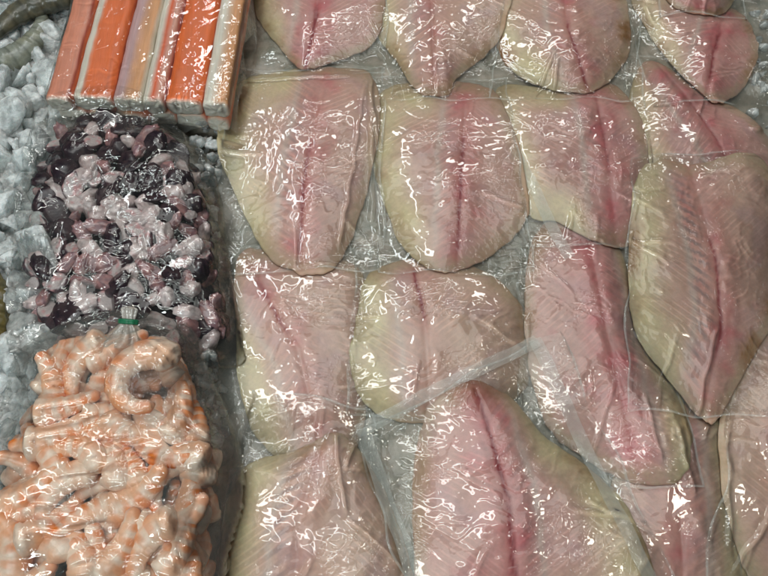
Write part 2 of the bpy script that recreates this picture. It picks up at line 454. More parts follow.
def fillet_pack(label, outline, line, bag, T=17, cream=-1, pink=.5, red=.8, brown=.4, pale=0., seals=(), folds=(), wr=1.0, seed=1, redext=(0., 1.), ribs=.35, redtop=0.):
    T = T * .72
    ol = np.array(outline, float); ln = np.array(line, float); bg = np.array(bag, float)
    zc = 25.
    for it in range(2):
        ox_, oy_ = at(ol[:, 0], ol[:, 1], zc); zc = float(np.mean(samp(H, ox_ * .8 + ox_.mean() * .2, oy_ * .8 + oy_.mean() * .2))) + T * .35
    P = clockwise(spline(np.stack(at(ol[:, 0], ol[:, 1], zc), 1), 220)); P = P.mean(0) + (P - P.mean(0)) * 1.095
    zb = zc - T * .2
    Q = np.stack(at(bg[:, 0], bg[:, 1], zb), 1)
    Ln = np.stack(at(ln[:, 0], ln[:, 1], zc + T * .5), 1)
    c = P.mean(0)
    th = np.arctan2(P[:, 1] - c[1], P[:, 0] - c[0]); R = np.hypot(P[:, 1] - c[1], P[:, 0] - c[0])
    od = np.argsort(th); th = th[od]; R = R[od]
    th3 = np.concatenate([th - 2 * np.pi, th, th + 2 * np.pi]); R3 = np.concatenate([R, R, R])

    def rad(x, y):
        return np.hypot(x - c[0], y - c[1]) / np.interp(np.arctan2(y - c[1], x - c[0]), th3, R3)

    # centre line, run on past both ends; distance is signed, + is right of travel
    e0 = Ln[0] - (Ln[1] - Ln[0]) / np.hypot(*(Ln[1] - Ln[0])) * 200; e1 = Ln[-1] + (Ln[-1] - Ln[-2]) / np.hypot(*(Ln[-1] - Ln[-2])) * 200
    PL = np.vstack([e0, Ln, e1]); cum = np.concatenate([[0], np.cumsum(np.hypot(*np.diff(PL, axis=0).T))]) - 200

    def linecoord(x, y):
        best = np.full(x.shape, 1e9); sd = np.zeros(x.shape); al = np.zeros(x.shape)
        for i in range(len(PL) - 1):
            a, b = PL[i], PL[i + 1]; L = np.hypot(*(b - a)); t = (b - a) / L
            s = np.clip((x - a[0]) * t[0] + (y - a[1]) * t[1], 0, L)
            dx = x - a[0] - t[0] * s; dy = y - a[1] - t[1] * s; d = np.hypot(dx, dy)
            m = d < best; best = np.where(m, d, best)
            sd = np.where(m, d * np.sign(dx * t[1] - dy * t[0]), sd); al = np.where(m, cum[i] + s, al)
        return sd, al
    Llen = cum[-2]

    def thick(x, y):
        r = np.clip(rad(x, y), 0, 1)
        sd, al = linecoord(x, y)
        t = 1.1 + (T - 1.1) * (1 - r ** 2.7)
        t = t * (1 + .10 * pn(x / 45, y / 45, seed) + .045 * pn(x / 13, y / 13, seed + 3))
        t = t - 1.5 * np.exp(-(sd / 2.6) ** 2) * (1 - r) ** .3 + 1.0 * np.exp(-((np.abs(sd) - 11) / 8) ** 2) * (1 - r ** 2)
        return np.maximum(t, 1.0)

    win = window(list(P[:, 0]) + list(Q[:, 0]), list(P[:, 1]) + list(Q[:, 1]), 20)
    Hw = H[win].copy(); gx, gy = GX[win], GY[win]
    base = membrane(Hw, 9 / RES, 8) + .3
    bx_, by_ = GX[win][0, 0], GY[win][0, 0]
    root = empty('fillet_pack', (c[0], c[1], float(samp(base, c[0], c[1], bx_, by_))))
    b0 = np.array(root.location) / MM
    tag(root, label, 'fish fillet', 'vacuum packed fish fillets')
    # the fillet
    nr, ns = 46, 220
    r = np.linspace(0, 1, nr)[1:] ** .85
    ph_ = np.arange(ns) / ns * 2 * np.pi
    wob = 1 + (.022 * pn(np.cos(ph_) * 3.1, np.sin(ph_) * 3.1, seed) + .014 * pn(np.cos(ph_) * 9, np.sin(ph_) * 9, seed + 1))[:, None]
    XY = c + r[:, None, None] * (P - c) * .995 * np.where(r[:, None, None] > .8, wob[None], 1)
    x = np.append(XY[..., 0].ravel(), c[0]); y = np.append(XY[..., 1].ravel(), c[1])
    zb_ = samp(base, x, y, bx_, by_); z = zb_ + thick(x, y)
    nT = len(x)
    rim = np.arange((nr - 2) * ns, (nr - 1) * ns)
    xb, yb = XY[-1, :, 0], XY[-1, :, 1]
    V = np.stack([np.concatenate([x, xb, [c[0]]]), np.concatenate([y, yb, [c[1]]]), np.concatenate([z, zb_[rim], [samp(base, c[0], c[1], bx_, by_)]])], 1)
    F = grid_faces(nr - 1, ns, True) + [[nT - 1, (j + 1) % ns, j] for j in range(ns)]
    F += [[int(rim[j]), int(rim[(j + 1) % ns]), nT + (j + 1) % ns, nT + j] for j in range(ns)]
    F += [[nT + ns, nT + j, nT + (j + 1) % ns] for j in range(ns)]
    vx, vy = V[:, 0], V[:, 1]
    rr = np.clip(rad(vx, vy), 0, 1); sd, al = linecoord(vx, vy)
    nz = fbm(vx / 28, vy / 28, seed + 20); nf = fbm(vx / 7, vy / 7, seed + 25)
    col = np.repeat(BASE[None], len(V), 0)

    def mixin(cl, m):
        nonlocal col
        m = np.clip(m, 0, 1)[:, None]; col = col * (1 - m) + np.asarray(cl)[None] * m
    mixin(CREAM, pale * (.7 + .5 * nz))
    mixin(LAV,   .35 * sstep(0, .5, fbm(vx / 40, vy / 40, seed + 31)))
    mixin(PINK, pink * np.exp(-(sd / 24) ** 2) * (.75 + .8 * nz) + pink * .35 * sstep(.1, .6, nz))
    side = sd * cream
    mixin(CREAM * (1.05, 1.06, 1.0), .70 * sstep(18, 46, side) * sstep(.35, .8, rr) * (.9 + .5 * nz))
    mixin(CREAM, .5 * sstep(.80, .95, rr) * (.7 + .6 * nf))
    # pale connective seam running beside the centre line
    mixin((.66, .56, .48), .55 * np.exp(-((side - 26 - 4 * nz) / 4) ** 2) * (1 - rr ** 3))
    ang = np.arctan2(vy - c[1], vx - c[0])
    mixin(BROWN, 1.2 * brown * sstep(.74, .93, rr + .07 * nf) * sstep(-.25, .25, pn(np.cos(ang) * 2.2, np.sin(ang) * 2.2, seed + 40)) * (.8 + .5 * nf))
    a0, a1 = redext[0] * Llen, redext[1] * Llen
    wnd = sstep(a0 - 8, a0 + 6, al) * sstep(a1 + 10, a1 - 12, al)
    wl = 1.9 * (1 + .5 * pn(al / 16, al * 0, seed + 8))
    mixin(PINK * (.95, .7, .7), red * .28 * np.exp(-(sd / 4.5) ** 2) * sstep(a0 - 25, a0, al) * sstep(a1 + 30, a1, al) * (.8 + .6 * nf))
    mixin(RED, 1.3 * red * wnd * np.exp(-((sd + 1.2 * pn(al / 9, al * 0, seed)) / wl) ** 2) * (.75 + .5 * pn(al / 4.5, sd / 4, seed + 9)))
    band = (al + np.abs(sd) * .75 * (1 if seed % 2 else -1)) / 7.6 * 2 * np.pi
    bmask = sstep(3, 12, np.abs(sd)) * (1 - rr ** 4) * sstep(-.2, .45, fbm(vx / 38, vy / 38, seed + 50) + .10)
    ribx = sstep(-.2, .7, np.sin(band * .62 + 1.2 * nz))
    mixin((.27, .19, .185), ribs * .8 * ribx * np.exp(-((side - 17) / 11) ** 2) * (1 - rr ** 4) * sstep(-.5, .3, nz + .2))
    mixin((.40, .06, .05), redtop * np.exp(-((al / 16) ** 2 + (sd / 16) ** 2)) * (.7 + .6 * nf))
    mixin(RED, 1.1 * red * wnd * np.exp(-((sd + 1.2 * pn(al / 9, al * 0, seed)) / (wl * .7)) ** 2) * (.75 + .5 * pn(al / 4.5, sd / 4, seed + 9)))
    make('fillet', V, F, M_FISH, root, b0, {'tissue': np.clip(col, .01, .9), 'band': band, 'bandmask': bmask, 'thin': .24 * sstep(.80, 1.0, rr + .05 * nf)})
    # the film over it
    top = base + np.where(rad(gx, gy) <= 1.0, thick(gx, gy), -50)
    H[win] = np.maximum(Hw, top)
    ins = inpoly(gx, gy, Q + (Q - Q.mean(0)) * .03)
    fl = []
    for (p0, p1, hg, wd) in folds:
        xa, ya = at(*p0, zb); xb2, yb2 = at(*p1, zb); fl.append((xa, ya, xb2, yb2, hg, wd))
    fr_ = np.random.default_rng(900 + seed)
    for q in range(5):                         # tension creases run in from the corners and edges
        e = fr_.integers(0, 4); p0 = Q[e] * fr_.uniform(.6, 1) + Q[(e + 1) % 4] * (1 - fr_.uniform(.6, 1)); p0 = Q[e] + (Q[(e + 1) % 4] - Q[e]) * fr_.uniform(0, .5)
        p1 = p0 + (Q.mean(0) + fr_.normal(size=2) * 22 - p0) * fr_.uniform(.3, .75)
        fl.append((*p0, *p1, fr_.uniform(.7, 1.7), fr_.uniform(1.6, 3.0)))
    Fm = drape(win, ins, 5.0, 5, wr, seed, fold=fl)
    H[win] = np.maximum(H[win], np.where(ins, Fm, -99))
    bagobj = film_from_quad('bag', Q, Fm, win, M_FILM, root, b0, seed)
    for (p0, p1, wd) in seals:
        seal_strip(p0, p1, wd, Fm, win, bagobj, b0, zb)
    return root


FP = fillet_pack
FP('pink fillet mostly hidden beside the biggest front pack with the long red line',
   [(622, 470), (650, 425), (690, 412), (716, 425), (732, 500), (742, 610), (690, 640), (628, 610), (612, 530)], [(676, 440), (680, 520), (684, 600)],
   [(590, 640), (748, 640), (728, 400), (612, 400)], T=15, pink=.5, red=.08, pale=.2, brown=.2, seed=3, folds=[((672, 425), (690, 500), 2.2, 3)])
FP('pale fillet with a short slanting red streak, right of the chopped octopus bag',
   [(244, 264), (290, 258), (345, 268), (362, 295), (362, 380), (352, 440), (310, 462), (272, 442), (250, 405), (242, 330)], [(258, 280), (278, 318), (298, 350), (310, 400)],
   [(205, 470), (375, 470), (372, 245), (222, 245)], T=18, cream=1, pink=.45, red=.55, pale=.3, brown=.15, seed=4, redext=(.0, .5))
FP('cream broad fillet in the middle with a short dark red streak at its top edge',
   [(362, 330), (372, 282), (410, 264), (470, 270), (508, 298), (526, 335), (518, 385), (472, 410), (420, 416), (376, 402), (357, 365)], [(414, 268), (424, 318), (430, 400)],
   [(345, 420), (545, 420), (530, 250), (356, 250)], T=19, cream=1, pink=.3, red=.85, pale=.35, brown=.3, seed=5, redext=(0, .4))
FP('long pink fillet left of the plump yellowish one with dark rib bands',
   [(540, 245), (570, 218), (602, 225), (628, 280), (642, 340), (668, 380), (682, 425), (672, 468), (632, 474), (588, 448), (552, 420), (536, 370), (530, 310)], [(590, 240), (606, 330), (636, 460)],
   [(520, 480), (700, 490), (640, 215), (520, 215)], T=18, cream=-1, pink=.8, red=.12, brown=.5, seed=6, wr=1.35, redext=(.6, .95), folds=[((640, 395), (655, 470), 2, 3)])
FP('pale fillet cut off by the lower right edge of the picture',
   [(775, 325), (742, 372), (722, 440), (732, 520), (760, 575), (820, 590), (850, 450), (830, 320)], [(790, 340), (780, 440), (790, 560)],
   [(700, 590), (880, 590), (860, 300), (745, 300)], T=18, cream=-1, pink=.35, red=.2, pale=.4, brown=.3, seed=7, folds=[((722, 430), (728, 560), 2, 3)])
FP('pink fillet slanting along the upper right side, under the plump striped pack',
   [(636, 90), (656, 66), (695, 90), (742, 118), (775, 160), (790, 210), (720, 205), (685, 190), (652, 178), (632, 135)], [(672, 78), (695, 108), (716, 140), (740, 190)],
   [(618, 215), (800, 215), (780, 70), (625, 55)], T=15, cream=1, pink=.85, red=.35, brown=.2, seed=8, redext=(.3, .75))
FP('pink squarish fillet upper right of centre with a creamy white left flap',
   [(500, 104), (512, 88), (560, 92), (605, 86), (628, 108), (640, 150), (641, 218), (605, 240), (560, 218), (530, 208), (520, 170), (503, 132)], [(596, 95), (606, 150), (616, 230)],
   [(522, 250), (655, 250), (642, 75), (488, 78)], T=18, cream=1, pink=.75, red=.35, brown=.35, seed=9, redext=(0, .6),
   seals=[((497, 120), (568, 262), 12)])
FP('broad fillet in the second row with a long dotted red line',
   [(377, 112), (396, 92), (440, 86), (482, 92), (502, 120), (520, 190), (518, 218), (492, 244), (452, 264), (430, 262), (405, 238), (384, 185), (374, 142)], [(466, 105), (461, 170), (458, 250)],
   [(380, 275), (535, 275), (505, 78), (366, 78)], T=19, cream=1, pink=.7, red=.75, pale=.15, brown=.3, seed=10, redext=(.25, 1.), folds=[((392, 96), (430, 90), 2.2, 2.5)])
FP('large fillet at upper left with a long faint red line, beside the crab stick pack',
   [(228, 115), (242, 88), (272, 78), (330, 72), (365, 80), (374, 120), (364, 180), (351, 222), (330, 262), (300, 266), (270, 247), (246, 205), (228, 160)], [(320, 90), (304, 180), (299, 255)],
   [(222, 275), (382, 275), (386, 68), (222, 68)], T=19, cream=1, pink=.6, red=.6, pale=.2, brown=.2, seed=11, redext=(.35, 1.), ribs=.6,
   folds=[((236, 81), (350, 79), 3.0, 2.4), ((370, 80), (378, 150), 2.0, 2.0), ((370, 78), (372, 225), 2.4, 3), ((366, 78), (340, 250), 1.5, 2.5)])
FP('plump yellowish fillet with dark rib bands and central groove, overlapping its neighbours',
   [(638, 195), (662, 172), (700, 176), (742, 164), (772, 198), (774, 300), (748, 350), (718, 406), (700, 406), (680, 382), (645, 338), (634, 296)], [(694, 180), (716, 260), (722, 330), (708, 398)],
   [(622, 418), (790, 418), (800, 155), (628, 160)], T=20, cream=1, pink=.6, red=.65, pale=.25, brown=.75, seed=13, redext=(.3, .8), ribs=1.)
FP('small pink fillet near the top right corner with a short red gash',
   [(636, -4), (655, 35), (680, 70), (704, 95), (718, 99), (738, 86), (752, 55), (740, 18), (702, -2), (660, -14)], [(722, 25), (713, 55), (708, 88)],
   [(650, 108), (768, 108), (770, -20), (618, -24)], T=16, cream=1, pink=.8, red=.6, brown=.5, seed=14, redext=(.1, .9), folds=[((640, 5), (655, 30), 2.4, 3)])
FP('fillet cut off by the top edge near the right corner',
   [(664, -30), (672, 4), (700, 14), (726, 8), (735, -30), (700, -50)], [(700, -40), (702, 0)],
   [(660, 20), (745, 20), (745, -60), (655, -60)], T=16, pink=.8, red=.2, brown=.6, seed=15)
FP('fillet at the top edge with rust coloured lower rim and plump right lobe',
   [(478, 0), (500, 42), (516, 66), (546, 84), (582, 90), (606, 76), (624, 45), (620, 0), (600, -40), (520, -40)], [(562, -20), (568, 30), (588, 88)],
   [(488, 104), (634, 104), (645, -50), (468, -50)], T=19, cream=1, pink=.6, red=.65, pale=.25, brown=.95, seed=17, redext=(.4, 1.))
FP('pale fillet at the top centre tapering to a narrow white tail end',
   [(374, -10), (378, 25), (396, 52), (414, 82), (426, 93), (446, 91), (457, 72), (482, 52), (500, 28), (505, -30), (440, -45), (385, -40)], [(430, -30), (432, 20), (434, 80)],
   [(392, 104), (490, 104), (512, -50), (366, -50)], T=17, cream=1, pink=.4, red=.1, pale=.3, brown=.45, seed=18)
FP('fillet at the top edge with a red upright streak and blood red tip',
   [(256, -10), (263, 18), (281, 42), (298, 63), (312, 66), (337, 56), (366, 43), (378, 20), (378, -30), (310, -45), (260, -35)], [(320, -20), (316, 20), (306, 62)],
   [(256, 76), (385, 76), (392, -50), (244, -50)], T=16, cream=1, pink=.7, red=.9, brown=.45, seed=19, redext=(.35, 1.05), ribs=.1)
FP('pale beige fillet with a peaked top, right of the shrimp bag',
   [(232, 505), (256, 468), (292, 458), (318, 446), (336, 441), (356, 456), (382, 500), (402, 560), (408, 640), (320, 650), (226, 640), (226, 560)], [(322, 440), (300, 520), (290, 640)],
   [(192, 650), (425, 650), (372, 412), (252, 392)], T=21, cream=1, pink=.3, red=.05, pale=.35, brown=.35, seed=20, ribs=.8, folds=[((252, 395), (206, 560), 4, 4), ((335, 430), (345, 520), 2, 3)])
FP('biggest front fillet with a long dark red line, in a bag with white welded edges',
   [(432, 425), (452, 400), (480, 393), (512, 406), (542, 440), (580, 468), (612, 502), (640, 560), (652, 640), (540, 655), (430, 645), (422, 560), (421, 490)], [(478, 396), (492, 440), (508, 500), (520, 640)],
   [(428, 650), (706, 650), (556, 336), (352, 434)], T=23, cream=-1, pink=.85, red=1.0, brown=.45, seed=21, redext=(0, 1), redtop=.8,
   seals=[((357, 433), (536, 343), 13), ((533, 342), (655, 600), 13), ((362, 430), (436, 640), 14)])


# ------------------------------------------------------------------ crab stick pack
ang_a = np.array(at(136, 106, 45)); ang_b = np.array(at(160, 0, 45))
yd = (ang_b - ang_a) / np.hypot(*(ang_b - ang_a)); xd = np.array([yd[1], -yd[0]])
pl = np.array(at(46, 100, 48)); pr_ = np.array(at(229, 104, 48)); pw = (pr_ - pl) @ xd
org = pl
crab = empty('crab_stick_pack', (*(org + xd * pw / 2 + yd * 80), 6))
tag(crab, 'clear pack of orange and white crab sticks beside the ice at the top left', 'crab sticks')
cb = np.array(crab.location) / MM
OR = (.86, .175, .035); OR2 = (.80, .125, .025); PO = (.78, .38, .17); WH = (.82, .77, .66); LV = (.62, .40, .40); PK = (.74, .38, .29); SAL = (.78, .30, .19)
STK = [(27, [(0, SAL), (.8, SAL), (.92, (.4, .06, .03)), (1, OR)]), (41, [(0, WH), (.2, WH), (.26, OR), (1, OR)]), (30, [(0, LV), (.45, LV), (.52, PO), (.85, PO), (1, WH)]),
       (22, [(0, WH), (.3, WH), (.38, OR2), (.62, OR2), (.7, PK), (1, PK)]), (38, [(0, OR2), (.08, OR), (1, OR)]), (27, [(0, WH), (.45, WH), (.55, PO), (1, PO)])]
tot = sum(s[0] for s in STK)


def crab_stick(x0, w, z0, h, stops, front, seed, length=230):
    ns, nl = 48, 60
    a = np.linspace(0, 2 * np.pi, ns, endpoint=False)
    e = .5
    cx = np.sign(np.cos(a)) * np.abs(np.cos(a)) ** e * .5; cz = np.sign(np.sin(a)) * np.abs(np.sin(a)) ** e * .5
    L = np.linspace(0, length, nl)
    V = []; colr = []
    st = np.array([s[0] for s in stops]); sc_ = np.array([s[1] for s in stops])
    for i, l in enumerate(L):
        k = 1.0 if i > 0 else .94
        bx = x0 + w / 2 + 1.2 * pn(l / 60, 0., seed); bzz = z0 + h / 2 + 1.0 * pn(l / 50, 3., seed)
        rx = cx * w * k * (1 + .03 * pn(a * 2, a * 0 + l / 15, seed)); rz = cz * h * k * (1 + .05 * pn(a * 2, a * 0 + l / 15, seed + 1))
        yy = front + l + (2.5 * pn(cx * 3, cz * 3, seed + 4) if i == 0 else 0)
        pos = org + xd * (bx + rx)[:, None] + yd * (yy + 0 * rx)[:, None]
        V.append(np.column_stack([pos, bzz + rz]))
        f = cx + .5 + .02 * pn(l / 20 + a * 0, cx * 4, seed + 2)
        cc = np.stack([np.interp(f, st, sc_[:, q]) for q in range(3)], 1)
        cc = cc * (1 - .22 * np.clip(pn(cx * 14 + cz * 9, a * 0 + l / 55, seed + 3), -.3, 1))[:, None]
        und = (cz < -.3)[:, None]; cc = np.where(und, np.array(PO) * .8 + .1, cc)
        if i == 0: cc = cc * .4 + np.array(WH) * .6
        colr.append(cc)
    V = np.concatenate(V); colr = np.concatenate(colr)
    F = grid_faces(nl, ns, True)
    # cut ends: rings of white paste
    ringn = 5; base_i = len(V); cen = V[:ns].mean(0); ends = []; ec = []
    for q in range(1, ringn + 1):
        k = 1 - q / (ringn + .0)
        rg = cen + (V[:ns] - cen) * k
        rg[:, :2] -= yd * (1.5 * (1 - k) + 1.6 * pn(rg[:, 2] / 4, rg[:, 0] / 4, seed + 6)[:, None])
        ends.append(rg); ec.append(np.repeat(np.array([WH]), ns, 0) * (1 + .12 * pn(rg[:, 0] / 5, rg[:, 2] / 5, seed + 7))[:, None])
    V = np.concatenate([V] + ends); colr = np.concatenate([colr] + ec)
    for q in range(ringn):
        A = 0 if q == 0 else base_i + (q - 1) * ns; B = base_i + q * ns
        F += [[A + (j + 1) % ns, A + j, B + j, B + (j + 1) % ns] for j in range(ns)]
    make('crab_stick', V, F, M_STICK, crab, cb, {'tissue': np.clip(colr, .01, .9)}, recalc=True)
    splat(V[:nl * ns])


zt = 30
xx = 0
for i, (w, stops) in enumerate(STK):
    ww = w / tot * pw
    crab_stick(xx, ww - .6, zt + random.uniform(-1, 1), 24, stops, random.uniform(-3, 3), 60 + i); xx += ww
xx = 4
for i, w in enumerate([33, 30, 36, 28, 34, 24]):
    ww = w / tot * (pw - 8)
    crab_stick(xx, ww - .6, zt - 24.5, 23.5, [(0, OR if i % 2 else WH), (.3, PO), (1, OR)], random.uniform(-2, 6), 80 + i); xx += ww
co = np.array([org + xd * -9 + yd * -9, org + xd * (pw + 5) + yd * -10, org + xd * (pw + 6) + yd * 225, org + xd * -10 + yd * 225])
win = window(co[:, 0], co[:, 1], 20)
ins = inpoly(GX[win], GY[win], co + (co - co.mean(0)) * .02)
f0 = org + xd * (pw * .33) + yd * 0; f1 = org + xd * (pw * .25) + yd * -20
Fm = drape(win, ins, 4.5, 5, .8, 31)
H[win] = np.maximum(H[win], np.where(ins, Fm, -99))
film_from_quad('wrapper', co, Fm, win, M_BAGFILM, crab, cb, 31)


# ------------------------------------------------------------------ chopped octopus bag
def px_poly(P, z):
    P = np.array(P, float); return np.stack(at(P[:, 0], P[:, 1], z), 1)


OCT = [(58, 126), (92, 114), (135, 113), (175, 135), (204, 166), (214, 215), (222, 270), (234, 330), (230, 356), (150, 372), (80, 376), (34, 362), (20, 320), (26, 250), (34, 175)]
octP = px_poly(OCT, 22); oc = octP.mean(0)
octobag = empty('octopus_bag', (oc[0], oc[1], 6))
tag(octobag, 'clear plastic bag of chopped purple octopus lying on the ice below the crab sticks', 'plastic bag')
PURP = np.array([.016, .006, .014]); MAUVE = np.array([.27, .145, .165]); PWH = np.array([.68, .59, .57]); OPK = np.array([.50, .25, .23])


def octo_variant(k):
    r = np.random.default_rng(300 + k)
    kind = k % 6
    if kind == 5:          # dark folded skin
        V, cut = lump(17, (1.25, .95, .6), 4, 300 + k, .25)
    elif kind in (0, 3):   # white chunk
        V, cut = lump(15, (1.3, .82, .75), 2, 300 + k, .38, (.55, .85))
    elif kind == 1:        # slice of an arm with a pale cut face
        V, cut = lump(15.5, (1.25, .85, .8), 0, 300 + k, .18, face=.42)
    else:
        V, cut = lump(16, (1.35, .7, .65), 3, 300 + k, .45)
    n = fbm(V[:, 0] / 9, V[:, 1] / 9 + V[:, 2] / 8, k); n2 = pn(V[:, 0] / 3, V[:, 1] / 3 + V[:, 2] / 3, k + 5)
    if kind == 5: a, b = PURP, MAUVE * .22
    elif kind in (0, 3): a, b = PWH, PWH * (1, .88, .88)
    elif kind == 1: a, b = MAUVE * .5, PURP * 1.5
    elif kind == 2: a, b = OPK, MAUVE
    else: a, b = MAUVE, OPK
    m = sstep(-.3, .4, n)[:, None]; col = a * (1 - m) + b * m
    s = sstep(.25, .6, n2)[:, None]; col = col * (1 - .5 * s) + PURP * 1.5 * s * .5
    cm = (cut * (.85 if kind in (0, 1, 3) else 0 if kind == 5 else .15))[:, None]
    fc = PWH * (1 + .15 * n2[:, None]) * np.where((n2 > .35)[:, None], np.array([1, .6, .62]), 1)
    col = col * (1 - cm) + fc * cm
    return V, np.clip(col, .006, .9)


LAB_O = {'w': 'whitish chunk of octopus meat among dark skin inside the upper clear bag', 'c': 'slice of octopus arm with pale cut face inside the upper clear bag',
         'm': 'pinkish mauve piece of octopus inside the upper clear bag', 'd': 'dark purple piece of octopus skin inside the upper clear bag'}
KO = ['w', 'c', 'm', 'w', 'm', 'd']
VARO = [octo_variant(k) for k in range(18)]
MESHO = {}
ocx, ocy = oc
thO = np.arctan2(octP[:, 1] - ocy, octP[:, 0] - ocx); RO = np.hypot(octP[:, 0] - ocx, octP[:, 1] - ocy); od = np.argsort(thO); thO, RO = thO[od], RO[od]


def relr(x, y, th, R, c):
    return math.hypot(x - c[0], y - c[1]) / np.interp(math.atan2(y - c[1], x - c[0]), np.concatenate([th - 2 * np.pi, th, th + 2 * np.pi]), np.concatenate([R, R, R]))


def place(cache, key, build, name, pos, rots, scale, label, cat, group, mat, drop=None, keep=None):
    """first use of a variant makes its mesh, later ones are copies of the object"""
    V, col = build
    W0 = rot(rot(rot(V * scale, 0, rots[0]), 1, rots[1]), 2, rots[2]); pos = np.array(pos, float)
    if keep is not None:                       # everything stays inside its bag
        for _ in range(25):
            if inpoly(W0[:, 0] + pos[0], W0[:, 1] + pos[1], keep).all(): break
            v = keep.mean(0) - pos[:2]; pos[:2] += v / (np.hypot(*v) + 1e-6) * 3.5
    if drop is not None:                       # lies on what is already there
        lowz = W0[:, 2] < 0
        gap = samp(H, W0[lowz, 0] + pos[0], W0[lowz, 1] + pos[1]) - W0[lowz, 2]
        pos[2] = np.clip(np.percentile(gap, drop), pos[2] - 7, pos[2] + (22 if len(V) != len(ICO_V) else 7))
    if key not in cache:
        cache[key] = make(name, V, ICO_F if len(V) == len(ICO_V) else SHR_F, mat, attrs={'tissue': col}, recalc=True); o = cache[key]
    else:
        o = cache[key].copy(); C.objects.link(o)
    o.location = tuple(np.array(pos) * MM); o.rotation_euler = rots; o.scale = (scale,) * 3
    tag(o, label, cat, group)
    splat(W0 + pos)
    return o


def poisson(n, dmin, test, box, tries=9000):
    pts = []
    for _ in range(tries):
        p = (random.uniform(box[0], box[1]), random.uniform(box[2], box[3]))
        if test(*p) and all((p[0] - q[0]) ** 2 + (p[1] - q[1]) ** 2 > dmin * dmin for q in pts):
            pts.append(p)
            if len(pts) >= n: break
    return pts


boxO = (octP[:, 0].min(), octP[:, 0].max(), octP[:, 1].min(), octP[:, 1].max())
inO = lambda x, y: relr(x, y, thO, RO, oc) < .90
keepO = oc + (spline(octP, 120) - oc) * .96
octP = oc + (octP - oc) * (1 + 9 / np.hypot(*(octP - oc).T))[:, None]
for layer, (num, dm) in enumerate([(80, 22), (260, 13.8)]):
    for (x, y) in poisson(num, dm, inO, boxO):
        r = relr(x, y, thO, RO, oc)
        up = (y - oc[1]) / 150.
        hz = 38 * max(0, 1 - r ** 3) ** .5
        z = 8 + hz * (.35 if layer == 0 else 1) + random.uniform(-4, 4)
        dark = random.random() < (.95 if layer == 0 else min(.7, max(.08, .22 + .42 * up)))
        k = random.choice([5, 11, 17] if dark else [0, 1, 2, 3, 4, 6, 7, 8, 9, 10, 12, 13, 14, 15, 16, 0, 3, 6, 9, 1, 7, 13])
        sc_ = random.uniform(.7, 1.15) * (.95 if dark else .74) * (1.25 if layer == 0 else 1)
        place(MESHO, k, VARO[k], 'octopus_piece', (x, y, z), (random.uniform(-.6, .6), random.uniform(-.6, .6), random.uniform(0, 6.28)), sc_, LAB_O[KO[k % 6]], 'octopus', 'chopped octopus in the bag', M_OCTO, keep=keepO)
win = window(octP[:, 0], octP[:, 1], 20)
ins = inpoly(GX[win], GY[win], spline(octP, 120))


def fold_px(lst, z):
    out = []
    for (a, b, h, w) in lst:
        x0, y0 = at(*a, z); x1, y1 = at(*b, z); out.append((x0, y0, x1, y1, h, w))
    return out


Fm = drape(win, ins, 5, 7, 1.3, 41, fold=fold_px([((158, 148), (108, 205), 3, 3), ((70, 205), (42, 305), 3, 2.5), ((110, 118), (70, 150), 3, 4), ((128, 114), (128, 140), 3, 3), ((105, 165), (85, 190), 2.5, 3), ((152, 255), (118, 285), 2.2, 2.5), ((90, 255), (60, 300), 2.2, 2.5)], 40))
H[win] = np.maximum(H[win], np.where(ins, Fm, -99))
film_from_poly('bag_film', octP, Fm, win, M_CRINKLE, octobag, np.array(octobag.location) / MM, n=330, rings=110)


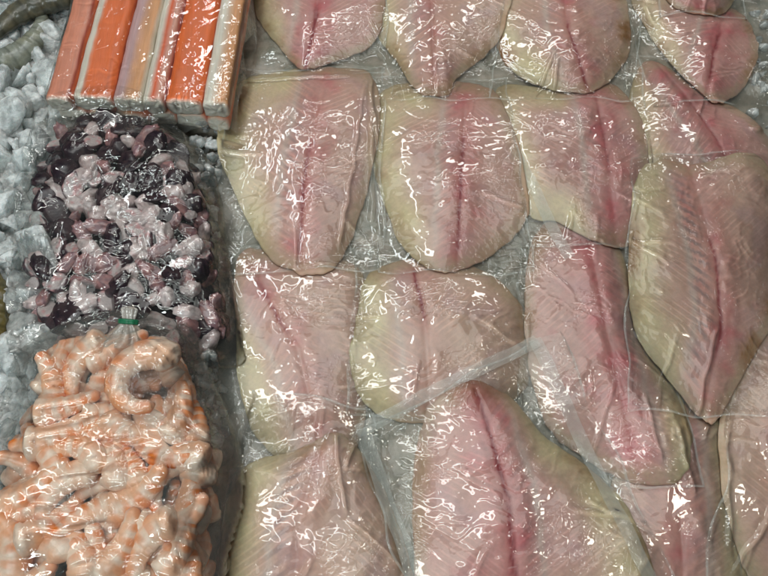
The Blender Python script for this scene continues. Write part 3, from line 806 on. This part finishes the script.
# ------------------------------------------------------------------ shrimp
def shrimp_mesh(arc, L, r0, seed, ns=28, nl=44, tint=1.):
    """a peeled shrimp lying on its side: curled, plump at the head end, ridged by its segments"""
    r = np.random.default_rng(seed)
    s = np.linspace(0, 1, nl)
    bend = arc * (s ** 1.15)
    hx = np.concatenate([[0], np.cumsum(np.cos((bend[1:] + bend[:-1]) / 2))]) * L / (nl - 1); hy = np.concatenate([[0], np.cumsum(np.sin((bend[1:] + bend[:-1]) / 2))]) * L / (nl - 1)
    seg = (s * 6.2) % 1
    rad = r0 * (1 - .66 * s ** 1.5) * (1 + .11 * (seg - .5)) * (np.clip(s / .07, 0, 1) ** .5 * .9 + .1) * (np.clip((1 - s) / .05, 0, 1) ** .5 * .85 + .15)
    a = np.linspace(0, 2 * np.pi, ns, endpoint=False)
    V = []; col = []
    OR_ = np.array([.78, .25, .075]); ORD = np.array([.62, .16, .06]); W = np.array([.84, .66, .52]); PKW = np.array([.82, .40, .21])
    for i in range(nl):
        nx, ny = -math.sin(bend[i]), math.cos(bend[i])           # towards the belly (inside of the curl)
        q = rad[i] * (1 + .05 * pn(a * 1.3, a * 0 + s[i] * 9, seed))
        ca, sa = np.cos(a), np.sin(a)
        V.append(np.stack([hx[i] + nx * q * ca * 1.1, hy[i] + ny * q * ca * 1.1, q * sa * .92], 1))
        back = .5 - .5 * ca
        nn = .7 * pn(a * 1.2, a * 0 + s[i] * 4, seed + 2)
        stripe = sstep(.28, .55, seg[i] + .25 * nn) * (1 - .3 * sstep(.85, 1.0, seg[i]))
        m = sstep(.0, .95, (.35 + .65 * stripe) * (.10 + .95 * back) * (1 + .8 * nn) * (.75 + .35 * s[i]))[:, None] * .9 * float(sstep(.08, .3, s[i])) * tint
        c = W * (1 - m) + (OR_ if i % 3 else OR_ * .97) * m
        m2 = np.clip(sstep(.82, 1, s[i]) + sstep(.5, .9, nn) * .15 * back, 0, 1)
        m2 = np.broadcast_to(m2, a.shape)[:, None]
        c = c * (1 - .4 * m2) + ORD * .4 * m2
        m3 = (sstep(.14, .02, s[i]) * .8 + 0 * a)[:, None]
        c = c * (1 - m3) + W * m3
        m4 = (.62 * min(1.2, tint) * sstep(-.25, .4, pn(a * .8 + 4, a * 0 + s[i] * 3, seed + 6)))[:, None]
        c = c * (1 - m4) + PKW * m4
        col.append(c)
    V = np.concatenate(V); col = np.concatenate(col)
    V[:, :2] -= (V[:, :2].max(0) + V[:, :2].min(0)) / 2
    return V, np.clip(col, .01, .9)


SHR_F = grid_faces(44, 28, True) + [list(range(27, -1, -1)), list(range(43 * 28, 44 * 28))]
SHVAR = [shrimp_mesh(arc, L, r0, 400 + i * 7 + j, tint=(1.1, 1.3, .75)[j]) for j in range(3) for i, (arc, L, r0) in enumerate([(1.0, 74, 15), (2.0, 84, 15.5), (3.0, 98, 15.5), (.5, 70, 14.5), (2.5, 90, 15), (4.4, 150, 17.5)])]
SHP = [(22, 402), (46, 362), (100, 340), (130, 335), (160, 340), (190, 350), (200, 385), (222, 440), (228, 490), (216, 545), (206, 640), (100, 660), (-40, 640), (-6, 500), (14, 445)]
shP = px_poly(SHP, 25); sc0 = shP.mean(0)
shbag = empty('shrimp_bag', (sc0[0], sc0[1], 6))
tag(shbag, 'bulging clear bag of peeled shrimp tied shut with a green band', 'plastic bag')
thS = np.arctan2(shP[:, 1] - sc0[1], shP[:, 0] - sc0[0]); RS = np.hypot(shP[:, 0] - sc0[0], shP[:, 1] - sc0[1]); od = np.argsort(thS); thS, RS = thS[od], RS[od]
MESHS = {}
SL = 'pinkish orange peeled shrimp heaped with the others inside the tied bag'
boxS = (shP[:, 0].min(), shP[:, 0].max(), shP[:, 1].min(), shP[:, 1].max())


def shr(k, px, py, z, rz, tx=0., ty=0., s=1., label=SL, group='peeled shrimp in the tied bag'):
    x, y = at(px, py, z)
    if group: k += 6 * random.choice([0, 0, 1, 1, 2])
    return place(MESHS, k, SHVAR[k], 'peeled_shrimp', (x, y, z), (tx, ty, rz), s, label, 'shrimp', group, M_SHRIMP, drop=70 if group else 88, keep=keepS)


keepS = sc0 + (spline(shP, 120) - sc0) * .97
shP = sc0 + (shP - sc0) * (1 + 14 / np.hypot(*(shP - sc0).T))[:, None]
inS = lambda x, y: relr(x, y, thS, RS, sc0) < .84
for (x, y) in poisson(120, 20, inS, boxS):
    r = relr(x, y, thS, RS, sc0)
    k = random.choice([0, 1, 3, 4])
    place(MESHS, k, SHVAR[k], 'peeled_shrimp', (x, y, 12 + 16 * max(0, 1 - r ** 3) ** .5), (random.uniform(-.5, .5), random.uniform(-.5, .5), random.uniform(0, 6.28)), random.uniform(.75, .9), SL, 'shrimp', 'peeled shrimp in the tied bag', M_SHRIMP, drop=60, keep=keepS)
# the upper layer, where the photograph shows them (photo x, y, turn in degrees, variant, scale)
TOPS = [(182, 350, 120, 3, .8), (196, 372, 80, 0, .8), (128, 350, 10, 3, .8), (150, 345, 170, 0, .75), (84, 354, 160, 0, .8), (62, 374, 60, 3, .8), (205, 425, 95, 3, .8), (206, 500, 80, 0, .85), (60, 392, 80, 0, .85), (92, 372, 200, 1, .85), (118, 362, 20, 3, .7), (75, 415, 8, 3, .85), (118, 420, 5, 3, .75), (70, 440, 4, 0, .95), (108, 438, 185, 0, .8),
        (140, 432, 300, 1, .8), (50, 465, 95, 1, .8), (84, 462, 100, 2, .75), (113, 470, 80, 1, .8), (140, 470, 110, 3, .75), (168, 446, 250, 4, .95), (185, 420, 60, 0, .85),
        (203, 462, 85, 1, .95), (178, 480, 150, 2, .9), (38, 498, 10, 0, .9), (75, 495, 180, 1, .85), (30, 520, 170, 0, .8), (140, 503, 5, 0, 1.05), (175, 522, 330, 1, .9),
        (60, 528, 20, 0, .9), (92, 520, 200, 3, .8), (15, 552, 60, 1, .9), (45, 556, 120, 2, .8), (78, 556, 90, 1, .85), (105, 560, 85, 3, .9), (128, 552, 40, 0, .9),
        (158, 552, 190, 1, .9), (188, 548, 60, 3, .9), (30, 590, 0, 0, .9), (75, 592, 10, 1, .9), (120, 592, 170, 0, .9), (165, 590, 20, 1, .9), (200, 580, 80, 0, .8), (196, 505, 70, 3, .9)]
for (px, py, dg, k, s) in TOPS:
    x, y = at(px, py, 50); r = min(1, relr(x, y, thS, RS, sc0))
    z = 20 + 24 * max(0, 1 - r ** 3) ** .5 + random.uniform(-2, 2)
    shr(k, px, py, z, math.radians(dg), random.uniform(-.35, .35), random.uniform(-.3, .3), s * 1.0)
shr(5, 152, 376, 58, math.radians(140), .1, .1, .80, 'large fully curled shrimp at the top of the bag below the green band', None)
win = window(shP[:, 0], shP[:, 1], 20)
ins = inpoly(GX[win], GY[win], spline(shP, 120))
Fm = drape(win, ins, 6.5, 12, 1.0, 51, fold=fold_px([((150, 340), (190, 372), 3, 3), ((118, 345), (112, 400), 3, 3), ((180, 395), (215, 450), 3, 3), ((40, 412), (120, 398), 2.5, 2.5), ((40, 440), (120, 425), 2, 2.5),
                                                        ((60, 485), (120, 478), 2, 2.5), ((30, 530), (110, 535), 2, 2.5)], 60))
H[win] = np.maximum(H[win], np.where(ins, Fm, -99))
shb = np.array(shbag.location) / MM
film_from_poly('bag_film', shP, Fm, win, M_BAGFILM, shbag, shb, n=330, rings=110)
# gathered neck, band and frayed end
z1 = 62.; A = np.array([*at(126, 348, z1 - 8), z1 - 8]); B = np.array([*at(130, 306, z1 + 6), z1 + 6])


def neck_tube(name, prof, mat, pleat, nseg=72):
    ax = B - A; ax /= np.linalg.norm(ax); sx = np.cross(ax, [0, 0, 1.]); sx /= np.linalg.norm(sx); sy = np.cross(sx, ax)
    a = np.linspace(0, 2 * np.pi, nseg, endpoint=False); V = []
    for (t, r) in prof:
        q = r * (1 + pleat * np.sin(a * 9 + 1.3 * np.sin(t * 5)) * .5 + pleat * .6 * pn(np.cos(a) * 3, np.sin(a) * 3 + t, 9))
        V.append(A + (B - A) * t + np.outer(np.cos(a) * q, sx) + np.outer(np.sin(a) * q * .8, sy))
    return make(name, np.concatenate(V), grid_faces(len(prof), nseg, True), mat, shbag, shb, recalc=True)


tt = np.linspace(0, 1, 26)
neck_tube('bag_neck', [(t, float(np.interp(t, [0, .15, .35, .55, .66, .78, .92, .98, 1], [24, 21, 15, 8, 5.6, 6.4, 7.6, 6, .5]))) for t in tt], M_NECK, .22)
neck_tube('tie_band', [(.56, 7.6), (.575, 9.3), (.60, 9.8), (.615, 9.0), (.63, 9.6), (.655, 9.9), (.675, 9.3), (.69, 7.4)], M_TIE, .05)

# ------------------------------------------------------------------ raw prawns on the ice
def prawn_cols(V, seed, a, b):
    s = V[:, 0]; n = fbm(V[:, 0] / 14, V[:, 1] / 14 + V[:, 2] / 9, seed)
    bandp = sstep(.55, .95, np.sin(np.arange(len(V)) // 28 / 44 * 6.2 * 2 * np.pi)); m = np.clip(.25 + .8 * n, 0, 1)[:, None]
    c = a * (1 - m) + b * m
    return np.clip(c * (1 - .4 * bandp[:, None]), .008, .9)


for (arc, L, r0, px, py, z, dg, lab, ca, cb_) in [
        (1.1, 120, 19, 32, 10, 36, 190, 'olive grey whole raw prawn on the ice at the top left corner', (.075, .075, .055), (.16, .13, .075)),
        (1.3, 95, 16, 24, 44, 27, 30, 'pale green translucent raw prawn half buried in ice below the olive one', (.20, .215, .18), (.24, .23, .15)),
        (.8, 90, 17, -4, 308, 32, 80, 'brown raw prawn on the ice at the left edge beside the octopus bag', (.09, .075, .025), (.16, .11, .03))]:
    V, _ = shrimp_mesh(arc, L, r0, 700 + px, 28, 44)
    x, y = at(px, py, z)
    o = make('raw_prawn', V, SHR_F, M_PRAWN, attrs={'tissue': prawn_cols(V, px, np.array(ca), np.array(cb_))}, recalc=True)
    o.location = (x * MM, y * MM, z * MM); o.rotation_euler = (.1, .1, math.radians(dg)); tag(o, lab, 'prawn')

# ------------------------------------------------------------------ light: shop tubes overhead, and one added soft panel
w = bpy.data.worlds.new('World'); scene.world = w; w.use_nodes = True
w.node_tree.nodes['Background'].inputs[0].default_value = (.80, .92, 1.0, 1)
w.node_tree.nodes['Background'].inputs[1].default_value = .11


def tube_or_panel(x, y, z, lx, ly, P, col, rz=0.):
    d = bpy.data.lights.new('shop_or_fill_lamp', 'AREA'); d.shape = 'RECTANGLE'; d.size = lx; d.size_y = ly; d.energy = P; d.color = col
    o = bpy.data.objects.new('shop_or_fill_lamp', d); C.objects.link(o); o.location = (x, y, z)
    v = np.array([0, .1, 0]) - np.array([x, y, z]); v /= np.linalg.norm(v)
    from mathutils import Vector
    o.rotation_euler = Vector(v).to_track_quat('-Z', 'Y').to_euler(); o.rotation_euler.rotate_axis('Z', rz)


tube_or_panel(-.55, .10, 1.35, 1.3, .05, 8.5, (1, 1, .98), math.radians(80))
tube_or_panel(.15, 1.25, 1.30, 1.3, .05, 8.5, (1, 1, .98), math.radians(10))
tube_or_panel(-.45, -.85, 1.2, 1.1, .05, 17, (.86, .97, 1.0), math.radians(20))
tube_or_panel(-.40, 1.0, 1.5, .9, .045, 7, (.9, .97, 1.0), math.radians(75))
tube_or_panel(.65, .05, 1.5, .10, .10, 2, (1, .96, .86))
tube_or_panel(-.15, .55, 2.0, 1.7, 1.2, 19, (.96, 1, .98))  # unseen panel, added to soften shadows and lay broad sheens on the film

scene.view_settings.view_transform = 'Standard'
scene.view_settings.look = 'None'
scene.view_settings.exposure = -0.82
scene.view_settings.gamma = 1
scene.render.engine = 'CYCLES'
cy = scene.cycles
cy.max_bounces = 14; cy.diffuse_bounces = 3; cy.glossy_bounces = 3; cy.transmission_bounces = 10; cy.transparent_max_bounces = 40
cy.caustics_reflective = False; cy.caustics_refractive = False
cy.use_denoising = True
